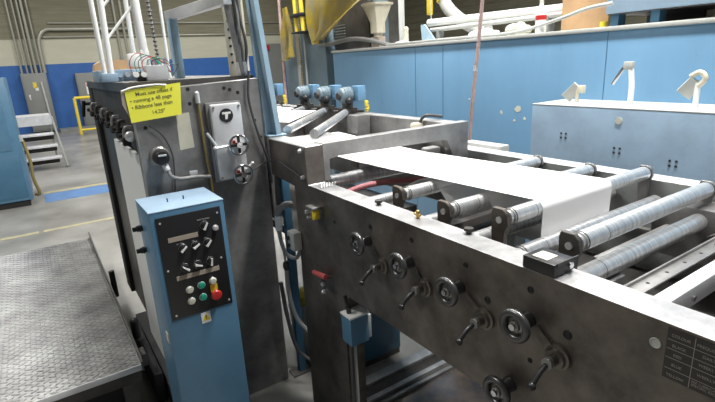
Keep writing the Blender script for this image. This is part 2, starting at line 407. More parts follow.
# web of paper
def arc(cy, cz, r, a0, a1, n=12):
    return [(cy+r*math.cos(math.radians(a0+(a1-a0)*k/n)), cz+r*math.sin(math.radians(a0+(a1-a0)*k/n))) for k in range(n+1)]
rr = .0262
path = [(2.6,1.215),(2.1,1.195),(1.84,1.189),(1.6,1.193),(1.2,1.203)] + arc(.868,1.184,rr,88,180,12) + [(.8425,1.15),(.8435,1.11),(.8435,1.085)] + arc(.815,1.085,.0285,-5,-120,8)
sheet = MB().sheet(path, 1.205, 1.577).build('paper_web', paper)
tag(sheet, 'wide white paper web running flat over the press bed and round a roller', 'paper')
p2 = [(1.9,1.09),(1.5,1.124)] + arc(1.335,1.160,rr,85,180,10)+ [(1.24,1.09)] + arc(1.21,1.085,.0232,0,-180,10) + [(1.15,1.13)]
p2 = [(1.52,1.125),(1.42,1.175)] + arc(1.335,1.160,rr,70,180,10) + arc(1.21,1.085,.0232,0,-180,10) + arc(1.085,1.160,rr,0,180,12) + arc(.985,1.085,.0232,0,-150,10)
sh2 = MB().sheet(p2, 1.222, 1.577).build('paper_web', paper)
tag(sh2, 'shaded lower paper web looping between the rollers beneath the flat top web', 'paper')

# turner bars section behind the bridge beam
d = V((1.015-1.664,1.923-2.649,0)).normalized()
tb = None
for k,(x0,y0,L_) in enumerate(((1.592,2.534,.85),(1.57,2.76,.85),(1.55,3.02,.85),(1.55,3.4,.8))):
    a = V((x0,y0,1.335)); b_ = a+d*L_
    q = MB().cyl(a,b_,.021,seg=30).cyl(a-d*.02,a,.016,seg=24).build('turner_bar', roller_dull, press)
    MB().cyl(a-d*.07,a-d*.02,.013,seg=16).cyl(a-d*.035,a-d*.03,.024,seg=20).build('shaft', dark_plate, q)
n = V((-d.y,d.x,0))
def flat(P, z, th=.0008): return MB().quadprism([(x,y,z) for x,y in P],(0,0,th))
s1 = flat([(1.45,2.64),(1.06,2.22),(.98,2.45),(1.32,2.80)],1.358).build('paper_web', paper)
tag(s1, 'white paper web lying over the second slanted turner bar', 'paper')
s1 = flat([(1.43,2.90),(1.03,2.47),(.98,2.80),(1.40,3.3)],1.361).build('paper_web', paper)
tag(s1, 'white paper web over the turner bars furthest back beside the pale blue post', 'paper')
# bay table and end column
MB().box((.955,1.80,1.30),(1.16,2.02,1.316),.002).build('deck_plate', steel_top, press)
MB().box((1.60,2.42,1.00),(1.70,2.53,1.322),.004).build('end_column', steel_plate, press)
MB().box((.955,3.3,.95),(1.70,3.4,1.30),.004).build('end_plate', steel_plate, press)
MB().box((.96,2.0,.80),(1.70,3.3,.84)).build('drip_pan', dark_plate, press)
q = MB().box((1.64,1.93,1.22),(1.70,1.98,1.31),.012).build('pump', cream, press)
MB().tube([(1.68,1.95,1.30),(1.70,1.92,1.345),(1.78,1.88,1.335)],.008).build('pump_hose', cable_k, q)
MB().box((1.60,1.79,1.15),(1.69,1.85,1.20),.012).build('latch_block', cable_g, press)
# motors
def motor(y):
    x = 1.70
    t = thing('drive_motor', '', 'motor', (x,y,1.32))
    MB().box((x-.07,y-.09,1.322),(x+.07,y+.05,1.333),.003).cyl((x-.02,y-.03,1.333),(x-.02,y-.03,1.350),.062,seg=28).build('base_ring', soot, t)
    MB().cyl((x-.02,y-.03,1.35),(x-.02,y-.03,1.38),.036,seg=20).build('neck', dark_plate, t)
    q = MB().lathe([(.0001,0),(.022,.002),(.040,.012),(.048,.03),(.050,.05),(.050,.085),(.045,.10),(.0001,.102)],(x-.085,y-.03,1.432),(1,0,0),28).build('motor_body', blue_grey, t)
    m = MB()
    for k in range(4): m.torus((x-.055+k*.018,y-.03,1.432),(1,0,0),.050,.0022,28,6)
    m.build('cooling_fins', blue_grey, q)
    MB().cyl((x-.095,y-.035,1.428),(x-.08,y-.035,1.428),.022,seg=24).build('end_cap', soot, q)
    MB().sph((x-.035,y-.075,1.395),.026).build('gear_case', black, t)
    MB().box((x+.005,y-.12,1.395),(x+.065,y-.045,1.488),.006).build('terminal_box', blue_encl, t)
    g = MB().tube([(x+.062,y-.125,1.325),(x+.068,y-.13,1.35),(x+.058,y-.13,1.375),(x+.06,y-.125,1.395)],.011,10)
    for z_ in (1.345,1.365,1.385): g.torus((x+.062,y-.128,z_),(0,0,1),.011,.004,16,6)
    g.build('cable_gland', yellow_p, t)
    return t
mo = motor(2.67)
mo['label'] = 'blue drive motor nearest the blue enclosure wall, first of the row'; mo['group'] = 'drive motors along the press rail'
for y,l in ((2.95,'second blue drive motor from the right in the row behind the turner bars'),(3.25,'third blue drive motor from the right in the row behind the turner bars'),(3.86,'leftmost blue drive motor, next to the pale blue upright post')):
    dup(mo,(1.70,y,1.32),l,'drive motors along the press rail')

# ------------------------------------------------------------------ LEFT UNIT with front plate
unit = thing('press_unit', 'upright steel press unit with grey front plate, gauge and two small handwheels', 'machine', (.6,2.6,0))
PY = 2.12
m_ = MB().prism([(.336,.0),(.875,.0),(.878,1.588),(.332,1.565)], 'y', PY, PY+.05, .003)
q = m_.build('front_plate', steel_plate, unit); fp = q
MB().box((.338,PY+.05,.10),(.352,2.90,1.30)).build('side_panel', white_p, unit)['label'] = 'pale vertical side cover'
MB().prism([(PY+.05,1.30),(PY+.05,1.565),(3.66,1.60),(3.66,1.36),(2.6,1.36)], 'x', .34, .35).build('side_panel', soot, unit)['label'] = 'dark brown stained upper side plate'
MB().box((.335,3.50,.15),(.365,3.68,1.59),.003).build('side_post', blackrough, unit)
MB().box((.40,PY+.06,.0),(.87,3.1,1.52)).build('machine_core', dark_plate, unit)
MB().box((.36,2.65,.15),(.372,3.5,1.36)).build('side_panel', dark_plate, unit)
MB().box((.30,PY+.1,0),(.90,3.2,.12),.004).build('base', blackrough, unit)
MB().prism([(.335,2.175),(.88,2.175),(.88,3.68),(.335,3.68)],'z',1.560,1.60).build('top_plate', dark_plate, unit)
# clamps and rocker levers on left flank
for k,(y,z) in enumerate(((2.26,1.395),(2.42,1.41),(2.58,1.42),(2.76,1.43),(2.96,1.435),(3.2,1.44),(3.42,1.445))):
    q = MB().tube([(.345,y,z+.018),(.318,y,z+.02),(.308,y,z),(.308,y,z-.03)],.009,8,4).build('clamp_arm', dark_plate if k % 2 else steel_top, unit)
    MB().box((.295,y-.02,z-.055),(.325,y+.02,z-.02),.004).build('clamp_pad', blackrough, q)
    MB().cyl((.345,y+.03,z-.015),(.285,y+.03,z-.015),.011,seg=14).build('clamp_pin', soot, q)
MB().sph((.318,PY+.07,1.385),.022,(1,.8,1)).build('round_cap', bar_m, unit)
q = MB().cyl((.34,3.60,1.46),(.285,3.60,1.46),.010,seg=12).build('tee_handle', blackrough, unit)
MB().cyl((.288,3.60,1.48),(.27,3.60,1.38),.011,seg=12).build('grip', black, q)
# gauge
q = MB().lathe([(.042,0),(.042,.012),(.036,.018),(.030,.019),(.0001,.019)],(.405,PY,1.297),(0,-1,0),36).build('valve_gauge', steel_plate, unit)
MB().lathe([(.032,0),(.032,.022),(.026,.036),(.0001,.037)],(.405,PY-.019,1.297),(0,-1,0),30).build('valve_cap', black, q)
MB().box((.388,PY-.062,1.304),(.422,PY-.055,1.312),.002).cyl((.41,PY-.03,1.275),(.42,PY-.045,1.24),.013,seg=14).build('valve_neck', bar_m, q)
MB().tube([(.42,PY-.045,1.245),(.43,PY-.05,1.215),(.47,PY-.03,1.195),(.54,PY-.02,1.19),(.60,PY-.02,1.18)],.008,10).build('hose', cable_g, unit)
MB().tube([(.385,PY-.012,1.43),(.43,PY-.012,1.38),(.455,PY-.012,1.30),(.45,PY-.012,1.20),(.44,PY-.02,1.14)],.003,8).build('thin_wire', cable_k, unit)
MB().box((.515,PY-.006,1.195),(.55,PY,1.215),.002).build('pipe_clip', bar_m, unit)
# brass strip and long rod
q = MB().tube([(.592,PY-.01,1.53),(.592,PY-.012,1.46),(.594,PY-.012,1.30),(.60,PY-.012,1.16),(.60,PY-.012,1.10)],.006,8).build('brass_rod', brass_dull, unit)
MB().cyl((.592,PY-.01,1.50),(.592,PY-.01,1.54),.010,seg=14).sph((.592,PY-.01,1.54),.010).build('rod_knob', bar_m, q)
# masking tape strip
MB().prism([(.492,1.31),(.553,1.315),(.551,1.465),(.496,1.46)],'y',PY-.001,PY).build('blank_label', tape_m, unit)
# gearbox cover with T badge
q = MB().box((.630,PY-.045,1.155),(.768,PY,1.490),.010).build('gearbox_cover', bar_m, unit)
MB().box((.618,PY-.022,1.148),(.774,PY,1.497),.003).build('flange', steel_plate, q)
bd = MB().cyl((.695,PY-.046,1.440),(.695,PY-.048,1.440),.030,seg=36).build('round_badge', black, q)
MB().box((.677,PY-.0495,1.446),(.715,PY-.0478,1.455)).prism([(.690,1.446),(.703,1.446),(.698,1.424),(.688,1.424)],'y',PY-.0495,PY-.0478).build('letter', white_p, bd)
for (x,z) in ((.643,1.477),(.755,1.477),(.643,1.17),(.755,1.17)): MB().cyl((x,PY-.045,z),(x,PY-.05,z),.005,seg=10).build('screw', steel_plate, q)
def smallwheel(x,z,hx_,hz_):
    y = PY-.085
    h = MB().torus((x,y,z),(0,1,0),.041,.0055,36,10).build('handwheel', chrome, unit)
    MB().box((x-.040,y-.003,z-.006),(x+.040,y+.003,z+.006),.001).box((x-.006,y-.003,z-.040),(x+.006,y+.003,z+.040),.001).build('spokes', black, h)
    MB().cyl((x,y+.045,z),(x,y-.012,z),.013,seg=20).build('hub', chrome, h)
    MB().lathe([(.033,0),(.033,.005),(.0001,.006)],(x,y+.028,z),(0,-1,0),28).build('dial', white_p, h)
    MB().box((x-.022,y+.010,z+.006),(x-.010,y+.02,z+.020),.001).build('red_pointer', red_p, h)
    MB().cyl((x+hx_*.4,y+.02,z+hz_*.4),(x+hx_,y+.02,z+hz_),.006,seg=10).sph((x+hx_,y+.02,z+hz_),.009).build('lock_handle', bar_m, h)
smallwheel(.722,1.312,-.10,-.005); smallwheel(.726,1.178,.055,.04)
MB().cyl((.60,PY-.05,1.375),(.638,PY-.055,1.305),.0055,seg=10).build('stop_lever', bar_m, unit)
for (x,z) in ((.56,1.56),(.74,1.545),(.775,1.53),(.715,1.553),(.37,1.42),(.84,1.40),(.86,1.32),(.56,1.50)):
    MB().torus((x,PY,z),(0,1,0),.007,.0012,16,6).cyl((x,PY+.001,z),(x,PY-.0008,z),.0066,seg=16).build('drilled_hole', blackrough, unit)
# cables down the right of the plate
MB().tube([(.83,PY-.02,1.62),(.815,PY-.02,1.50),(.84,PY-.02,1.35),(.875,PY-.02,1.22),(.885,PY-.02,1.10)],.006,8).build('cable', cable_k, unit)
MB().tube([(.79,PY-.04,1.18),(.84,PY-.05,1.205),(.875,2.0,1.225),(.868,1.90,1.215),(.866,1.80,1.20),(.866,1.74,1.185)],.004,8).build('cable', cable_k, unit)

# yellow note
note = thing('paper_note', 'bright yellow handwritten note taped at the top of the grey front plate', 'sign', (.42,2.10,1.45))
MB().prism([(.318,1.447),(.515,1.462),(.528,1.590),(.312,1.572)],'y',PY-.022,PY-.020).build('sheet', yellow_paper, note)
MB().prism([(.298,1.52),(.322,1.45),(.33,1.447),(.322,1.578),(.300,1.573)],'y',PY-.018,PY-.015).build('tape', tan_label, note)
MB().tube([(.302,PY-.024,1.571),(.345,PY-.026,1.583),(.42,PY-.026,1.588),(.47,PY-.026,1.585)],.0035,6).build('curled_edge', paper, note)
nx = V((.197,0,.015)).normalized(); nz = V((-.03,0,1)).normalized()
for body,x,z in (('Must use offset if',.350,1.549),('• running a 48 page',.326,1.523),('• Ribbons less than',.328,1.498),('14.25"',.400,1.474)):
    text('handwriting', body, pen, (x,PY-.0225,z), nx, nz, .0145, note, .0002)

# gear on top of unit
tr = thing('terminal_rail', 'pale blue-grey terminal rail with fittings on top of the left unit', 'terminal block', (.42,2.85,1.6))
MB().box((.30,2.70,1.60),(.52,2.95,1.655),.004).build('tray', blue_light, tr)
for k in range(5): MB().cyl((.325+k*.035,2.70,1.63),(.325+k*.035,2.685,1.63),.012,seg=14).build('fitting', bar_m if k % 2 else blue_post, tr)
jb = thing('wiring_cluster', 'open cluster of valves with loose red, green and black wires above the note', 'wiring', (.50,2.3,1.6))
MB().box((.44,2.28,1.60),(.53,2.36,1.665),.004).build('valve_block', bar_m, jb)
MB().box((.405,2.30,1.60),(.44,2.36,1.64),.006).build('valve_block', black, jb)
MB().cyl((.395,2.26,1.63),(.395,2.28,1.63),.012,seg=16).cyl((.425,2.25,1.628),(.425,2.27,1.628),.011,seg=16).build('lamp_lens', white_p, jb)
MB().box((.40,2.42,1.66),(.45,2.45,1.72),.003).build('plug', white_p, jb)
for mm,off in ((red_p,0),(green_p,.02),(cable_k,.035),(red_p,.05),(green_p,.07),(cable_k,.09)):
    MB().tube([(.39+off,2.3,1.62),(.38+off,2.28,1.68),(.41+off*1.2,2.27,1.715-off*.3),(.46+off,2.28,1.70-off*.4),(.50+off*.9,2.3,1.66),(.55,2.3,1.63-off*.2)],.0016,6).build('wire', mm, jb)
for k in range(5): MB().box((.46+k*.018,2.31,1.665),(.468+k*.018,2.33,1.69+.006*(k%3)),.001).build('connector', (grey_l,cable_g,green_p)[k%3], jb)
cb = thing('cardboard_box', 'flat brown cardboard box behind the white mast tubes', 'box', (.46,3.05,1.60))
MB().prism([(.31,1.60),(.58,1.60),(.575,1.70),(.38,1.715),(.33,1.69)],'y',3.02,3.12).build('carton', cardb, cb)
MB().box((.45,3.012,1.63),(.50,3.02,1.66)).build('label_patch', offwhite, cb)

# mast
ms = thing('lattice_mast', 'white tubular lattice mast rising from the left unit', 'mast', (.42,2.6,1.6))
for a,b_,r in (((.318,2.6,1.64),(.315,2.6,2.6),.011),((.345,2.6,1.64),(.378,2.6,2.6),.014),((.505,2.6,1.72),(.490,2.6,2.6),.021),((.530,3.0,1.74),(.545,3.0,2.8),.012)):
    MB().cyl(a,b_,r,seg=16).build('tube', white_p, ms)
for a,b_ in (((.358,2.6,1.795),(.50,2.6,1.955)),((.36,2.6,1.93),(.49,2.6,2.08)),((.50,2.6,2.1),(.36,2.6,2.3))):
    MB().cyl(a,b_,.006,seg=10).build('brace', white_p, ms)
MB().box((.485,2.58,1.60),(.525,2.62,1.74),.004).build('foot_block', white_p, ms)
MB().box((.30,2.58,1.60),(.37,2.62,1.64),.004).build('foot_block', blue_light, ms)
# chain strip behind mast
ch = thing('perforated_strip', 'dark chain-like perforated strip between the mast and the blue bracket', 'strip', (.62,2.9,1.6))
MB().cyl((.635,2.9,1.60),(.615,2.9,2.5),.006,seg=8).build('rod', cable_g, ch)
m_ = MB()
for k in range(40): m_.sph((.633-.02*k/40,2.9,1.62+k*.022),.011,(1,1,.7),8,6)
m_.build('links', dark_plate, ch)
MB().cyl((.68,2.9,1.60),(.69,2.9,2.5),.008,seg=10).build('side_tube', white_p, ch)

# blue U bracket
ub = thing('support_bracket', 'blue legged bracket with grey square top tube standing on the unit', 'bracket', (.72,2.4,1.6))
MB().box((.635,2.56,1.60),(.675,2.62,1.885),.003).build('leg', blue_post, ub)
def beam(name, a, b_, w, mat, par):
    a = V(a); b_ = V(b_); d_ = b_-a; R_ = d_.to_track_quat('Z','Y').to_matrix()
    return MB().box(-V((w/2,w/2,d_.length/2))+(a+b_)/2, V((w/2,w/2,d_.length/2))+(a+b_)/2, .003, R_).build(name, mat, par)
beam('top_tube', (.650,2.62,1.895), (.795,2.17,1.925), .045, bar_m, ub)
beam('leg', (.80,2.20,1.90), (.838,2.20,1.60), .022, steel_plate, ub)
MB().box((.818,2.19,1.60),(.858,2.215,1.66),.002).build('foot', bar_m, ub)
MB().cyl((.70,2.7,1.60),(.70,2.7,1.78),.010,seg=12).build('rear_tube', grey_l, ub)
ps = thing('perforated_strip', 'cream perforated steel strip with round black holes beside the cable bundle', 'strip', (.82,2.26,1.6))
MB().box((.797,2.25,1.60),(.832,2.256,2.5)).build('strip', cream, ps)
for k in range(22): MB().cyl((.815,2.2502,1.66+k*.036),(.815,2.2485,1.66+k*.036),.006,seg=12).build('punched_hole', blackrough, ps)
cbn = thing('cable_bundle', 'tangled black cable bundle hanging beside the perforated strip', 'cable', (.86,2.3,1.6))
for k in range(7):
    x0 = .848+.008*k
    MB().tube([(x0+random.uniform(-.01,.01),2.30+random.uniform(-.02,.02),1.60+.13*j) for j in range(8)],.007,8).build('cable', (cable_k,blackrough,cable_g)[k%3], cbn)
MB().box((.905,2.30,1.60),(.915,2.33,2.5)).build('edge_strip', cream, cbn)

# pale blue upright post
bp_ = thing('blue_post', 'pale blue tapered upright post at the corner of the turner-bar bay', 'post', (.94,2.15,1.32))
MB().prism([(.892,1.322),(.935,1.322),(.884,2.2),(.866,2.2)],'y',2.13,2.16).build('web_plate', blue_post, bp_)
MB().prism([(.928,1.322),(.953,1.322),(.878,2.2),(.858,2.2)],'y',2.085,2.13).build('flange', blue_post, bp_)
MB().box((.885,2.075,1.320),(.975,2.17,1.326),.001).build('foot_plate', blue_post, bp_)

# ------------------------------------------------------------------ gap fittings
sw = thing('switch_box', 'grey cast switch box on the near leg of the press', 'switch', (.85,1.86,.86))
MB().box((.830,1.800,.85),(.871,1.865,.935),.006).build('housing', grey_l, sw)
for z in (.87,.905): MB().cyl((.830,1.845,z),(.822,1.845,z),.010,seg=14).build('plug', black, sw)
gp = thing('blue_stanchion', 'blue upright steel strip between the grey plate and the press leg', 'post', (1.0,2.15,0))
MB().box((.945,2.12,0),(.985,2.15,1.17),.003).build('upright', blue_dark, gp)
MB().box((.90,2.10,0),(1.0,2.17,.01)).build('foot_plate', dark_plate, gp)
hs = thing('flexible_conduit', 'grey flexible conduit with cream connector looping down behind the press leg', 'conduit', (.9,2.0,.8))
MB().tube([(.935,2.02,1.0),(.90,2.01,1.005),(.868,2.01,.985),(.862,2.01,.95)],.016,12).build('ribbed_sleeve', cable_g, hs)
MB().cyl((.862,2.01,.96),(.858,2.01,.89),.018,.016,seg=18).build('cream_connector', white_p, hs)
MB().tube([(.855,2.01,.90),(.865,2.01,.82),(.885,2.01,.76),(.915,1.98,.74),(.925,1.95,.78),(.91,1.90,.86)],.010,10).build('tail', cable_g, hs)
MB().tube([(.858,2.01,.88),(.872,2.02,.80),(.88,2.02,.72)],.006,8).build('drop_cord', cable_g, hs)
MB().lathe([(.008,0),(.014,.005),(.016,.03),(.010,.045),(.0001,.046)],(.88,2.02,.72),(0,0,-1),16).build('cord_plug', black, hs)
MB().tube([(.88,2.02,.68),(.885,2.03,.55),(.91,2.02,.40),(.97,1.95,.30),(1.02,1.90,.26)],.011,10).build('lower_cable', cable_g, hs)
MB().tube([(.86,2.06,.60),(.87,2.04,.40),(.90,2.02,.22),(.97,1.95,.14)],.010,10).build('lower_cable', cable_k, hs)
MB().tube([(.94,2.05,1.28),(.90,2.06,1.18),(.89,2.06,1.08),(.885,2.05,1.0)],.010,8).build('upper_cable', cable_k, hs)
jb2 = thing('junction_box', 'small blue junction box with white lid under the press side frame', 'box', (.98,1.41,.6))
MB().box((.850,1.40,.570),(.935,1.47,.690),.004).build('housing', blue_box, jb2)
MB().box((.847,1.397,.690),(.938,1.472,.698),.002).build('lid', white_p, jb2)
MB().box((.935,1.405,.58),(.95,1.43,.68),.002).build('hinge_cover', grey_l, jb2)
MB().cyl((.870,1.44,.698),(.870,1.44,.725),.010,seg=14).tube([(.870,1.44,.725),(.866,1.445,.74),(.866,1.46,.765)],.006,8).build('cable_gland', black, jb2)
MB().cyl((.865,1.43,.0),(.865,1.43,.57),.009,seg=12).build('drop_pipe', cable_k, jb2)
MB().cyl((.885,1.435,.25),(.885,1.435,.57),.007,seg=12).build('drop_pipe', grey_l, jb2)
uc = thing('blue_cabinet', 'dark blue cabinet on the floor beneath the press bed', 'cabinet', (1.33,2.1,0))
MB().box((1.17,1.93,.04),(1.50,2.35,.78),.004).build('body', blue_dark, uc)
MB().box((1.17,1.94,0),(1.50,2.33,.04)).build('plinth', dark_plate, uc)
MB().box((1.20,1.925,.10),(1.47,1.93,.74),.002).build('door', blue_dark, uc)
bn = thing('white_bucket', 'white bucket on the floor behind the press leg', 'bucket', (1.03,2.25,0))
MB().lathe([(.075,0),(.09,.30),(.094,.30),(.094,.32),(.086,.32),(.07,.01)],(1.10,2.32,0),(0,0,1),30).build('pail', grey_l, bn)
MB().lathe([(.075,0),(.078,.06),(.04,.07),(.0001,.07)],(1.12,2.32,.30),(0,0,1),24).build('yellow_sponge', yellow_p, bn)
fc = thing('floor_channel', 'worn steel floor channel crossing under the press bed', 'channel', (1.4,1.8,0))
MB().box((.98,1.78,0),(1.90,1.84,.03),.002).build('flange', steel_top, fc)
MB().box((.98,1.70,0),(1.90,1.78,.012)).build('channel_bed', soot, fc)
MB().box((.98,1.67,0),(1.90,1.70,.03),.002).build('flange', steel_top, fc)
oily = pmat('oily_drip_sheet', (.09,.10,.12), .25, .5, 0, 5, col2=(.27,.20,.15))
dt = thing('drip_tray', 'oily brown and blue stained drip tray under the press bed', 'tray', (1.35,1.2,0))
MB().box((.98,.6,.002),(1.80,1.62,.012)).build('tray_floor', oily, dt)
MB().box((1.80,.6,.0),(1.82,1.62,.05),.002).box((.98,1.62,0),(1.82,1.64,.03),.002).build('rim', steel_plate, dt)

# ------------------------------------------------------------------ CONTROL BOX
cbx = thing('control_cabinet', 'blue freestanding control cabinet with black knob and button panel', 'control box', (.4,1.9,0))
X0,X1,Y0,Y1,ZT = .268,.539,1.768,2.015,1.16
MB().box((X0,Y0,0),(X1,Y1,ZT-.004),.004).build('body', blue_box, cbx)
MB().box((X0-.001,Y0-.001,ZT-.006),(X1+.001,Y1+.001,ZT),.003).build('lid', blue_light, cbx)  # lid paler than the body, light from above put into its colour
for x in (.36,.42): MB().cyl((x,Y0+.11,ZT),(x,Y0+.11,ZT+.014),.0025,seg=8).build('lid_stud', black, cbx)
pan = MB().box((.286,Y0-.004,.728),(.521,Y0,1.135),.001).build('panel', black, cbx)
for (x,z) in ((.300,1.115),(.508,1.112),(.300,.93),(.50,.93),(.302,.745),(.508,.745)): MB().cyl((x,Y0-.004,z),(x,Y0-.006,z),.004,seg=10).build('screw', bar_m, pan)
for k,(x,z,r) in enumerate(((.455,1.073,.014),(.494,1.055,.009),(.365,1.004,.013),(.412,1.004,.013),(.458,1.004,.013),(.362,.927,.013),(.409,.927,.013),(.458,.927,.013))):
    q = MB().lathe([(r*1.25,0),(r*1.25,.003),(r,.004),(r*.9,.014),(.0001,.015)],(x,Y0-.004,z),(0,-1,0),24).build('knob', black if k != 1 else bar_m, cbx)
    if k != 1:
        MB().torus((x,Y0-.006,z),(0,1,0),r*1.2,.0010,24,6).build('knob_ring', bar_m, q)
        a = math.radians((60,0,40,30,50,140,-20,80)[k]); u = V((math.cos(a),0,math.sin(a))); w_ = V((-u.z,0,u.x))
        c = V((x,Y0-.024,z))
        MB().quadprism([c-u*r*1.05-w_*.004, c+u*r*1.05-w_*.002, c+u*r*1.05+w_*.002, c-u*r*1.05+w_*.004],(0,.012,0)).build('pointer', white_p, q)
for x0,z0,w_ in ((.318,1.036,.108),(.325,.882,.162)):
    MB().box((x0,Y0-.0055,z0),(x0+w_,Y0-.004,z0+.018)).build('label_strip', tan_label, pan)
for x,z,mm in ((.365,.835,offwhite),(.410,.840,green_p),(.455,.845,offwhite),(.365,.788,offwhite),(.410,.790,green_p)):
    q = MB().lathe([(.013,0),(.013,.005),(.011,.012),(.0001,.013)],(x,Y0-.004,z),(0,-1,0),24).build('push_button', mm, cbx)
    MB().torus((x,Y0-.006,z),(0,1,0),.0135,.0018,24,6).build('button_ring', bar_m, q)
MB().box((.442,Y0-.0055,.798),(.470,Y0-.004,.830)).build('yellow_backing', yellow_p, pan)
q = MB().lathe([(.011,0),(.011,.014),(.020,.016),(.021,.022),(.017,.028),(.0001,.030)],(.457,Y0-.004,.790),(0,-1,0),28).build('emergency_stop', red_p, cbx)
for body,x,z in (('OFF  ON',.345,1.022),('JOG',.40,1.022),('RUN',.445,1.022),('1  2',.352,.944),('1  2',.399,.944),('1  2',.445,.944)):
    text('lettering', body, grey_l, (x,Y0-.0045,z), (1,0,0), (0,0,1), .004, pan)
text('lettering', 'WEB TENSION', grey_l, (.430,Y0-.0045,1.096), (1,0,0), (0,0,1), .005, pan)
wl = MB().box((.392,Y0-.0015,.676),(.428,Y0,.722)).build('warning_label', white_p, cbx)
MB().prism([(.394,.688),(.426,.688),(.410,.716)],'y',Y0-.0025,Y0-.0015).build('yellow_triangle', yellow_p, wl)
MB().box((.4085,Y0-.003,.697),(.4115,Y0-.0024,.709)).box((.4085,Y0-.003,.692),(.4115,Y0-.0024,.695)).build('exclamation_mark', ink, wl)
for (y,z) in ((1.96,1.055),(1.96,.965)):
    q = MB().cyl((X0,y,z),(X0-.022,y,z),.012,seg=18).build('side_connector', black, cbx)
    MB().cyl((X0-.022,y,z),(X0-.036,y,z),.009,seg=16).torus((X0-.01,y,z),(1,0,0),.013,.002,20,6).build('collar', blackrough, q)
MB().box((X0-.003,1.80,.62),(X0,1.84,.66)).build('side_sticker', cream, cbx)

# ------------------------------------------------------------------ PLATFORM
pl = thing('platform', 'low walkway platform of worn diamond plate steel at lower left', 'platform', (-.6,3.4,0))
MB().box((-1.9,2.27,.292),(.195,4.53,.30)).build('tread_plate', diamond, pl)
MB().box((-1.9,2.262,.272),(.195,2.27,.302),.001).build('front_edge', bar_m, pl)
MB().prism([(2.27,.262),(4.53,.262),(4.56,.345),(4.1,.33),(2.30,.33),(2.27,.31)],'x',.196,.204).build('side_lip', dark_plate, pl)
for (a,b_) in (((-1.85,2.29,.20),(.19,2.36,.272)),((-1.85,4.42,.20),(.19,4.5,.272)),((.12,2.36,.20),(.19,4.42,.272))):
    MB().box(a,b_,.003).build('frame_rail', dark_plate, pl)
for (x,y) in ((.10,2.30),(.10,4.40),(-1.8,2.30),(-1.8,4.40)):
    MB().box((x,y,0),(x+.07,y+.07,.20),.003).build('leg', dark_plate, pl)
MB().box((.204,2.37,.22),(.235,2.45,.29),.004).build('latch', dark_plate, pl)
q = MB().tube([(.235,3.5,.15),(.235,3.5,.34)],.018,12,0).build('post_stub', blackrough, pl)
MB().box((-1.8,2.34,.02),(.1,2.36,.19)).build('skirt', blackrough, pl)
bb = thing('latch_casting', 'black iron latch block on the floor between the platform and the blue control cabinet', 'latch', (.24,2.3,0))
MB().box((.245,2.34,0),(.29,3.0,.17),.006).build('block', blackrough, bb)
MB().cyl((.245,2.75,.19),(.245,2.75,.29),.022,seg=16).sph((.245,2.75,.29),.024).build('handle', black, bb)

# ------------------------------------------------------------------ ENCLOSURE
en = thing('blue_enclosure', 'long glossy blue sound enclosure wall behind the press', 'enclosure', (3.3,2,0))
MB().box((2.9,-1.0,0),(3.9,4.80,1.735),.006).build('panel_wall', blue_encl, en)
MB().box((2.885,-1.0,1.730),(3.9,4.81,1.755),.004).build('top_rim', grey_l, en)
for y in (1.66,3.40,3.05): MB().box((2.8985,y-.002,.05),(2.9005,y+.002,1.73)).build('panel_seam', blue_dark, en)
m_ = MB(); 
def blob(m,x,y,z,r,n=9,ax='x'):
    pts = [(y+r*random.uniform(.55,1.2)*math.cos(2*math.pi*k/n), z+r*random.uniform(.4,1.0)*math.sin(2*math.pi*k/n)) for k in range(n)]
    m.prism(pts,'x',x,x-.0012)
for (y,z,r) in ((2.28,1.24,.035),(2.43,1.215,.018),(2.22,1.18,.014),(2.31,1.16,.012),(4.2,1.33,.014),(2.75,1.30,.01)): blob(m_,2.9,y,z,r)
m_.build('chipped_paint', offwhite, en)
lb = thing('duct_housing', 'pale chalky blue rectangular housing in front of the enclosure, topped by three bent brackets', 'housing', (2.7,.6,0))
MB().box((2.55,-1.0,.55),(2.898,1.90,1.328),.004).build('shell', blue_light, lb)
MB().box((2.549,-1.0,1.326),(2.898,1.902,1.332),.002).build('lid', white_p if False else grey_l, lb)
for y in (.3,1.5): MB().box((2.6,y,0),(2.85,y+.15,.55)).build('leg', blue_dark, lb)
for (y,z) in ((1.66,1.17),(1.66,1.145),(1.34,1.12),(1.34,1.095),(1.06,1.09),(1.06,1.065)):
    MB().cyl((2.55,y,z),(2.547,y,z),.006,seg=12).cyl((2.55,y+.03,z),(2.547,y+.03,z),.006,seg=12).build('screw', soot, lb)
MB().cyl((2.55,1.36,1.265),(2.546,1.36,1.265),.018,seg=20).build('plug', offwhite, lb)
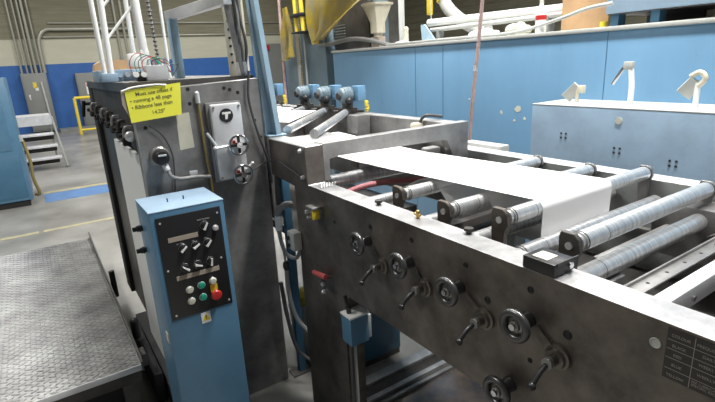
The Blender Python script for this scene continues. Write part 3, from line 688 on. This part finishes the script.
# bent brackets
def bent(y, h, label, kind):
    t = thing('bent_bracket', label, 'bracket', (2.74,y,1.332), 'bent brackets on the pale blue housing')
    if kind == 0:
        MB().cyl((2.74,y,1.32),(2.74,y-.005,1.40),.011,seg=14).build('stem', cream, t)
        MB().quadprism([(2.72,y+.09,1.37),(2.72,y+.01,1.445),(2.74,y-.03,1.40),(2.74,y+.045,1.33)],(.012,.003,.006)).build('blade', grey_l, t)
        MB().box((2.73,y-.045,1.385),(2.76,y+.0,1.43),.005).build('clamp', cream, t)
    if kind == 1:
        MB().tube([(2.74,y,1.32),(2.74,y,1.42),(2.74,y+.01,1.50),(2.74,y+.022,1.55)],.015,12).build('stem', white_p, t)
        MB().box((2.725,y+.0,1.515),(2.755,y+.05,1.56),.005).build('clamp', grey_l, t)
        MB().tube([(2.735,y+.05,1.53),(2.735,y+.075,1.49),(2.735,y+.105,1.44)],.010,10).build('hose_tail', chrome, t)
    if kind == 2:
        MB().cyl((2.74,y,1.32),(2.74,y,1.45),.013,seg=14).build('stem', white_p, t)
        MB().tube([(2.74,y,1.43),(2.735,y-.03,1.47),(2.735,y-.005,1.50),(2.735,y+.035,1.48)],.013,12).build('curl', cream, t)
        MB().quadprism([(2.72,y+.085,1.41),(2.72,y+.03,1.475),(2.74,y-.02,1.44),(2.74,y+.03,1.365)],(.012,.003,.006)).build('blade', grey_l, t)
bent(1.73,.1,'short flag-shaped grey bracket at the left end of the pale blue housing',0)
bent(1.41,.2,'tall curved white tube bracket in the middle of the pale blue housing',1)
bent(1.09,.2,'curled cream bracket with grey blade at the right end of the pale blue housing',2)
# pink rod
rd = MB().tube([(2.10,2.0,0),(2.10,1.985,1.0),(2.10,1.975,1.3),(2.10,1.93,1.7),(2.10,1.87,2.3)],.010,12).build('copper_rod', pink_pipe)
tag(rd,'thin pinkish copper rod rising behind the press bridge beam','pipe')
rc = MB().cyl((2.10,1.95,1.55),(2.10,1.948,1.58),.013,seg=12).build('collar', bar_m, rd)

# on top of enclosure
wt = thing('white_tube', 'long white tube lying level above the blue enclosure', 'tube', (3.4,3.0,1.9))
MB().cyl((3.4,3.77,1.955),(3.4,2.25,1.93),.034,seg=24).build('tube', white_p, wt)
MB().cyl((3.38,3.72,1.885),(3.38,2.25,1.89),.020,seg=18).build('lower_tube', grey_l, wt)
for y in (3.6,2.4): MB().box((3.36,y,1.755),(3.44,y+.03,1.89),.002).build('stand', grey_p, wt)
MB().cyl((3.4,3.74,1.98),(3.4,3.74,3.2),.005,seg=8).build('hanging_wire', grey_l, wt)
dk = thing('flex_duct', 'grey flexible duct elbow with yellow collar above the enclosure', 'duct', (3.62,3.4,1.755))
MB().tube([(3.62,3.88,2.4),(3.62,3.78,2.15),(3.62,3.60,1.99),(3.62,3.35,1.87),(3.60,3.2,1.84)],.06,18).build('duct', grey_l, dk)
m_ = MB().torus((3.62,3.79,2.18),(0,.4,1),.064,.014,28,8).box((3.50,3.86,2.04),(3.54,3.92,2.4),.01); m_.build('collar', yellow_p, dk)
MB().box((3.56,3.22,1.755),(3.64,3.27,1.79)).build('foot', grey_l, dk)
bt = thing('spray_bottle', 'white bottle with red label standing on the enclosure top', 'bottle', (3.0,2.2,1.755))
MB().lathe([(.032,0),(.036,.01),(.036,.12),(.030,.15),(.014,.18),(.012,.20),(.0001,.20)],(3.0,2.20,1.755),(0,0,1),24).build('body', white_p, bt)
MB().lathe([(.0368,.085),(.0368,.115)],(3.0,2.20,1.755),(0,0,1),24).build('label_band', red_p, bt)
MB().lathe([(.014,0),(.013,.05),(.0001,.055)],(3.0,2.20,1.95),(0,0,1),16).build('cap', offwhite, bt)
def rag(x,y,z,sx,sy,sz,label,mat,nm='rag'):
    b = MB(); r = bmesh.ops.create_icosphere(b.b, subdivisions=3, radius=1)
    for v in b.b.verts:
        n_ = math.sin(v.co.x*5+y*9)*.12+math.sin(v.co.y*7+v.co.z*4)*.12
        v.co = V((v.co.x*sx*(1+n_), v.co.y*sy*(1+n_), max(v.co.z,-.5)*sz*(1+n_)))+V((x,y,z+sz*.52))
    o = b.build(nm, mat); tag(o,label,'rag','rags on the enclosure top'); return o
rag(3.03,2.75,1.757,.06,.14,.045,'crumpled white rag on the enclosure rim left of the bottle',white_p)
rag(3.05,2.42,1.757,.06,.10,.055,'pale crumpled rag beside the bottle on the enclosure rim',offwhite)
rag(3.05,3.75,1.757,.05,.10,.025,'thin white rag near the left end of the enclosure rim',white_p)
cd = thing('cardboard_sheet', 'upright brown cardboard sheet leaning beside the bottle on the enclosure', 'cardboard', (3.25,2.0,1.755))
MB().box((3.2,1.84,1.756),(3.22,2.18,2.35),.002).build('sheet', cardb, cd)
hz_ = MB().tube([(2.97,3.9,1.768),(2.97,2.9,1.772),(2.97,2.4,1.775),(2.97,2.05,1.83),(2.97,1.85,1.875),(2.99,1.70,1.89)],.011,12).build('white_hose', grey_l)
tag(hz_,'white hose lying along the enclosure rim and arching up to the shelf','hose')
sh = thing('shelf_cabinet', 'long pale blue overhead cabinet at the upper right', 'cabinet', (3.4,.8,1.83))
MB().box((3.1,-1.0,1.838),(3.7,1.805,2.5),.006).build('cabinet_body', blue_light, sh)
MB().box((3.12,-1.0,1.832),(3.7,1.80,1.838)).build('bottom_edge', dark_plate, sh)
for y in (1.74,1.5,.2): MB().box((3.14,y,1.755),(3.22,y+.05,1.832)).build('post', blue_dark, sh)
MB().box((3.62,-1.0,1.755),(3.66,1.45,1.832)).build('back_strip', cream, sh)
MB().box((3.60,1.45,1.755),(3.64,1.80,1.832)).build('back_strip', blackrough, sh)
MB().cyl((3.18,1.86,1.755),(3.18,1.86,1.80),.02,seg=14).build('yellow_cap', yellow_p, sh)

# left end of enclosure: machinery
gb = thing('grey_cabinet', 'tall blue-grey steel cabinet beyond the left end of the enclosure', 'cabinet', (3.0,5.4,0))
MB().box((2.93,5.0,0),(3.9,6.1,2.0),.006).build('body', blue_grey, gb)
MB().box((2.90,5.6,0),(2.93,5.68,2.6)).build('corner_rail', grey_l, gb)
m_ = MB()
for k in range(60): m_.sph((2.885,5.55,1.0+k*.027),.014,(1,1,.6),8,6)
m_.build('chain', brass_dull, gb)
MB().cyl((2.885,5.42,1.0),(2.885,5.42,2.8),.012,seg=10).build('rail_tube', grey_l, gb)
dm = thing('dark_machine', 'dark louvred machine casing behind the yellow plastic sheet', 'machine', (3.5,4.7,1.755))
MB().box((3.05,4.30,1.755),(3.45,4.98,2.6),.01).build('casing', dark_plate, dm)
for k in range(7): MB().box((3.04,4.75,1.84+k*.03),(3.05,5.1,1.848+k*.03)).build('louvre', grey_p, dm)
MB().box((3.10,4.22,1.755),(3.25,4.295,2.6),.01).build('casing', blue_grey, dm)
hp = thing('hopper', 'cream sheet metal funnel hopper standing on the enclosure', 'hopper', (3.1,4.17,1.755))
m_ = MB().lathe([(.16,.40),(.165,.42),(.155,.42),(.075,.24),(.075,.14),(.045,.13),(.045,.10)][::-1],(3.07,4.17,1.755),(0,0,1),8); m_.build('funnel', cream, hp)
MB().box((3.03,4.10,1.755),(3.11,4.24,1.86),.004).build('neck', tan_label, hp)
wp = thing('bright_strip', 'white upright strip behind the hopper, its white standing in for bright light', 'post', (3.8,4.75,1.755))
MB().box((3.76,4.68,1.756),(3.84,4.90,3.2),.004).build('post', white_p, wp)  # white slab added in place of the bright light behind the hopper
MB().box((3.74,4.66,1.755),(3.86,4.92,1.775)).build('base_plate', white_p, wp)
st = thing('pipe_stub', 'short cream capped pipe stub on the enclosure', 'pipe', (3.0,3.70,1.755))
MB().cyl((3.1,3.76,1.755),(3.1,3.76,1.90),.022,seg=16).sph((3.1,3.76,1.90),.025).build('stub', cream, st)
gs = thing('blue_gusset', 'small blue triangular gusset plate holding the white tube end', 'bracket', (3.3,3.7,1.755))
MB().prism([(3.76,1.755),(3.55,1.755),(3.73,1.94),(3.78,1.94)],'x',3.30,3.32).build('gusset', blue_post, gs)
g2 = MB().tube([(2.95,5.2,1.84),(2.93,4.9,1.83),(2.95,4.5,1.86),(2.98,4.2,1.83),(3.0,3.95,1.775),(3.0,3.9,1.77)],.022,12).build('grey_hose', cable_g)
tag(g2,'thick grey hose sagging over the left end of the enclosure rim','hose')
# yellow sheet hanging
ys = thing('plastic_sheet', 'translucent yellow plastic sheet draped from above, torn to a point', 'sheet', (2.8,4.9,2.4))
def drape(P, nu=14, nv=14, amp=.04, seed=0):
    b = MB(); g = []
    for i in range(nu+1):
        row = []
        for j in range(nv+1):
            u = i/nu; v = j/nv
            p = (V(P[0])*(1-u)+V(P[1])*u)*(1-v)+(V(P[3])*(1-u)+V(P[2])*u)*v
            p.x += amp*math.sin(u*11+seed)*(.4+v)+amp*.5*math.sin(v*7+u*5)
            row.append(b.b.verts.new(p))
        g.append(row)
    for i in range(nu):
        for j in range(nv): b.b.faces.new((g[i][j],g[i+1][j],g[i+1][j+1],g[i][j+1]))
    bmesh.ops.solidify(b.b, geom=b.b.faces[:], thickness=.003)
    return b
drape([(2.80,5.22,2.6),(2.80,2.95,2.6),(2.80,4.75,1.90),(2.80,5.10,1.84)],20,16).build('main_fold', yellow_bag, ys)
drape([(2.80,5.80,2.3),(2.80,5.62,2.3),(2.80,5.55,1.72),(2.80,5.95,1.66)],8,10,.03,2).build('side_fold', yellow_bag, ys)
yh = thing('yellow_hose', 'pair of bright yellow hoses with black clamp above the blue-grey cabinet', 'hose', (2.85,5.3,2.0))
MB().tube([(2.80,5.46,2.8),(2.80,5.44,2.4),(2.80,5.42,2.0)],.024,12).build('hose', yellow_p, yh)
MB().tube([(2.80,5.30,2.8),(2.80,5.28,2.4),(2.80,5.26,2.0)],.026,12).build('hose', yellow_p, yh)
MB().box((2.76,5.22,2.16),(2.84,5.50,2.20),.006).build('clamp', blackrough, yh)
MB().box((2.76,5.20,1.98),(2.93,5.50,2.0),.003).build('foot', blackrough, yh)
pp = MB().cyl((2.86,6.05,0),(2.89,6.0,3.5),.018,seg=14).build('copper_pipe', pink_pipe)
tag(pp,'tall pinkish copper pipe left of the yellow hoses','pipe')

# ------------------------------------------------------------------ BACKGROUND LEFT
def epanel(x0,x1,z0,z1,label,handle=True):
    t = thing('electrical_panel', label, 'electrical cabinet', ((x0+x1)/2,YW-.1,0))
    MB().box((x0,YW-.35,z0),(x1,YW-.02,z1),.01).build('cabinet', grey_p, t)
    dr = MB().box((x0+.03,YW-.37,z0+.05),(x1-.03,YW-.35,z1-.04),.004).build('door', grey_p, t)
    return t, dr
t,dr = epanel(-.08,.57,.05,1.76,'grey electrical panel with yellow warning sticker and white handle bar')
MB().box((.18,YW-.375,1.33),(.27,YW-.37,1.50)).build('yellow_sticker', yellow_p, dr)
MB().box((.22,YW-.375,1.26),(.30,YW-.37,1.35)).build('white_sticker', white_p, dr)
MB().cyl((.40,YW-.40,1.5),(.44,YW-.40,.5),.03,seg=12).build('handle_bar', bar_m, dr)
MB().box((.02,YW-.38,1.0),(.06,YW-.37,1.15),.004).build('latch', bar_m, dr)
t,dr = epanel(1.32,2.4,.05,1.70,'grey electrical panel with red and white sticker behind the yellow guard rail')
MB().box((1.55,YW-.375,1.05),(1.75,YW-.37,1.40)).build('white_sticker', white_p, dr)
MB().box((1.57,YW-.38,1.28),(1.66,YW-.375,1.38)).build('red_mark', red_p, dr)
cg = 'vertical conduits above the grey electrical panel'
for k,(x,r,zt,top) in enumerate(((-.02,.03,1.76,4.6),(.12,.025,1.76,4.6),(.24,.03,1.76,4.6),(.34,.04,1.76,4.6),(.47,.025,1.76,4.6))):
    o = MB().cyl((x,YW-.12,zt),(x,YW-.12,top),r,seg=10).build('conduit', conduit_m)
    tag(o,'vertical galvanised conduit dropping into the grey electrical panel','conduit',cg)
o = MB().tube([(.56,YW-.1,1.76),(.56,YW-.1,2.4),(.60,YW-.1,2.75),(.80,YW-.1,2.98),(1.2,YW-.1,3.0),(3.2,YW-.1,3.0)],.055,12).build('conduit', conduit_m)
tag(o,'thick conduit bending from the electrical panel to run along the wall','conduit')
for z,l in ((2.78,'lower thin level conduit along the far wall'),(3.18,'upper thin level conduit along the far wall')):
    o = MB().cyl((.7 if z < 3 else .9,YW-.06,z),(12,YW-.06,z),.03,seg=8).build('conduit', conduit_m); tag(o,l,'conduit')
for x,l in ((2.75,'left one of the pair of tall vertical conduits behind the mast'),(2.95,'right one of the pair of tall vertical conduits behind the mast')):
    o = MB().cyl((x,YW-.22,0),(x,YW-.22,6),.04,seg=10).build('conduit', conduit_m); tag(o,l,'conduit')
yr = thing('guard_rail', 'yellow tubular guard rail on the floor by the far wall', 'rail', (1.6,16,0))
MB().tube([(1.06,16,0),(1.06,16,1.02)],.04,10,0).tube([(1.06,16,1.02),(3.0,16,1.02)],.04,10,0).build('top_rail', yellow_p, yr)
MB().tube([(3.0,16,0),(3.0,16,1.02)],.04,10,0).build('post', yellow_p, yr)
MB().cyl((1.06,16,.12),(3.0,16,.12),.03,seg=10).build('lower_rail', yellow_p, yr)
sp = thing('step_stair', 'aluminium step stair with open treads beside the far blue cabinet', 'steps', (0,11.2,0))
MB().box((-.5,11.05,.90),(.27,11.7,.94),.004).build('landing', bar_m, sp)
MB().box((-.5,11.02,.76),(.28,11.05,.94)).build('riser', bar_m, sp)
for k,(z,y) in enumerate(((.62,10.8),(.42,10.6),(.22,10.4))):
    MB().box((-.5,y,z-.04),(.26+.02*k,y+.24,z),.003).build('tread', bar_m, sp)
    MB().box((-.5,y+.23,z-.14),(.26,y+.24,z-.045)).build('riser', soot, sp)
beam('stringer',(.29,11.1,.9),(.36,10.4,.02),.035,grey_p,sp); beam('stringer',(-.52,11.1,.9),(-.52,10.4,.02),.035,grey_p,sp)
for x in (-.48,.25): MB().cyl((x,11.6,0),(x,11.6,.90),.018,seg=8).build('leg', grey_p, sp)
lc = thing('machine_cabinet', 'large blue machine cabinet cut off by the left edge of the photo', 'cabinet', (-1,8.2,0))
MB().box((-2.2,7.6,.08),(-.21,8.7,1.66),.01).build('body', blue_box, lc)
MB().box((-2.2,7.62,0),(-.25,8.68,.08)).build('plinth', blackrough, lc)
MB().box((-2.15,7.592,.75),(-.30,7.6,1.60),.003).build('door', blue_box, lc)
MB().box((-2.15,7.594,.12),(-.25,7.6,.68),.003).build('lower_panel', blue_dark, lc)
MB().tube([(-.18,7.75,.85),(-.15,7.72,.6),(-.16,7.72,.35),(-.13,7.75,.12),(-.18,7.8,.1)],.02,8).build('air_hose', brass_dull, lc)
MB().box((-.21,7.7,.84),(-.17,7.8,.92),.004).build('hose_valve', grey_l, lc)
# doorway with red sign on the far wall
dd = MB().box((7.35,YW-.05,0),(8.5,YW-.01,2.42)).build('door_1', grey_p); struct(dd)
sg = MB().box((7.55,YW-.14,2.20),(7.95,YW-.06,2.36),.01).build('wall_sign', red_p); tag(sg,'small red sign above the grey doorway on the far wall','sign')
# bench line along far wall
bw = MB().box((.6,YW-.9,0),(6.8,YW-.4,.10)).build('trim_6', grey_p); struct(bw)

# ------------------------------------------------------------------ LIGHT FITTINGS
def lightfit(x,y,label,power=160,L=2.4):
    t = thing('ceiling_light', label, 'light', (x,y,5.2), 'suspended fluorescent fittings')
    MB().box((x-.16,y-L/2,5.22),(x+.16,y+L/2,5.30),.01).build('housing', white_p, t)
    for yy in (y-L/2+.2,y+L/2-.2): MB().cyl((x,yy,5.3),(x,yy,6.2),.01,seg=6).build('hanger', grey_l, t)
    la = bpy.data.lights.new('tube_light','AREA'); la.shape='RECTANGLE'; la.size=.3; la.size_y=L; la.energy=power; la.color=(1,.985,.95)
    o = bpy.data.objects.new('tube_light', la); C.objects.link(o); o.parent=t; o.location=(0,0,0)
for x,y,p in ((2.0,.8,330),(2.2,4.2,190),(2.6,8.5,120),(2.6,13.0,120),(-1.6,3.6,130),(-1.2,9.5,90),(-1.2,14.0,110),(6.2,3.0,120),(6.2,8.0,120),(6.2,14.0,120)):
    lightfit(x,y,'white suspended fluorescent fitting hung above the hall',p)
w = bpy.data.worlds.new('world'); bpy.context.scene.world = w; w.use_nodes = True
w.node_tree.nodes['Background'].inputs[0].default_value = (.85,.92,1,1); w.node_tree.nodes['Background'].inputs[1].default_value = .10

# ------------------------------------------------------------------ camera (solved from the vanishing points)
cam = bpy.data.cameras.new('camera'); co = bpy.data.objects.new('camera', cam); C.objects.link(co)
cam.sensor_width = 36; cam.lens = 481.6957*36/715; cam.clip_start = .02
M = Matrix(((.82890327,.19676261,-.52364478),(-.55708664,.20546224,-.8046364),(-.05073313,.95868125,.27992214)))
co.matrix_world = Matrix.Translation((0,0,1.64)) @ M.to_4x4()
cam.shift_x = 0
bpy.context.scene.camera = co
vs = bpy.context.scene.view_settings; vs.view_transform = 'Standard'; vs.look = 'None'; vs.gamma = 1; vs.use_curve_mapping = False
vs.exposure = .22
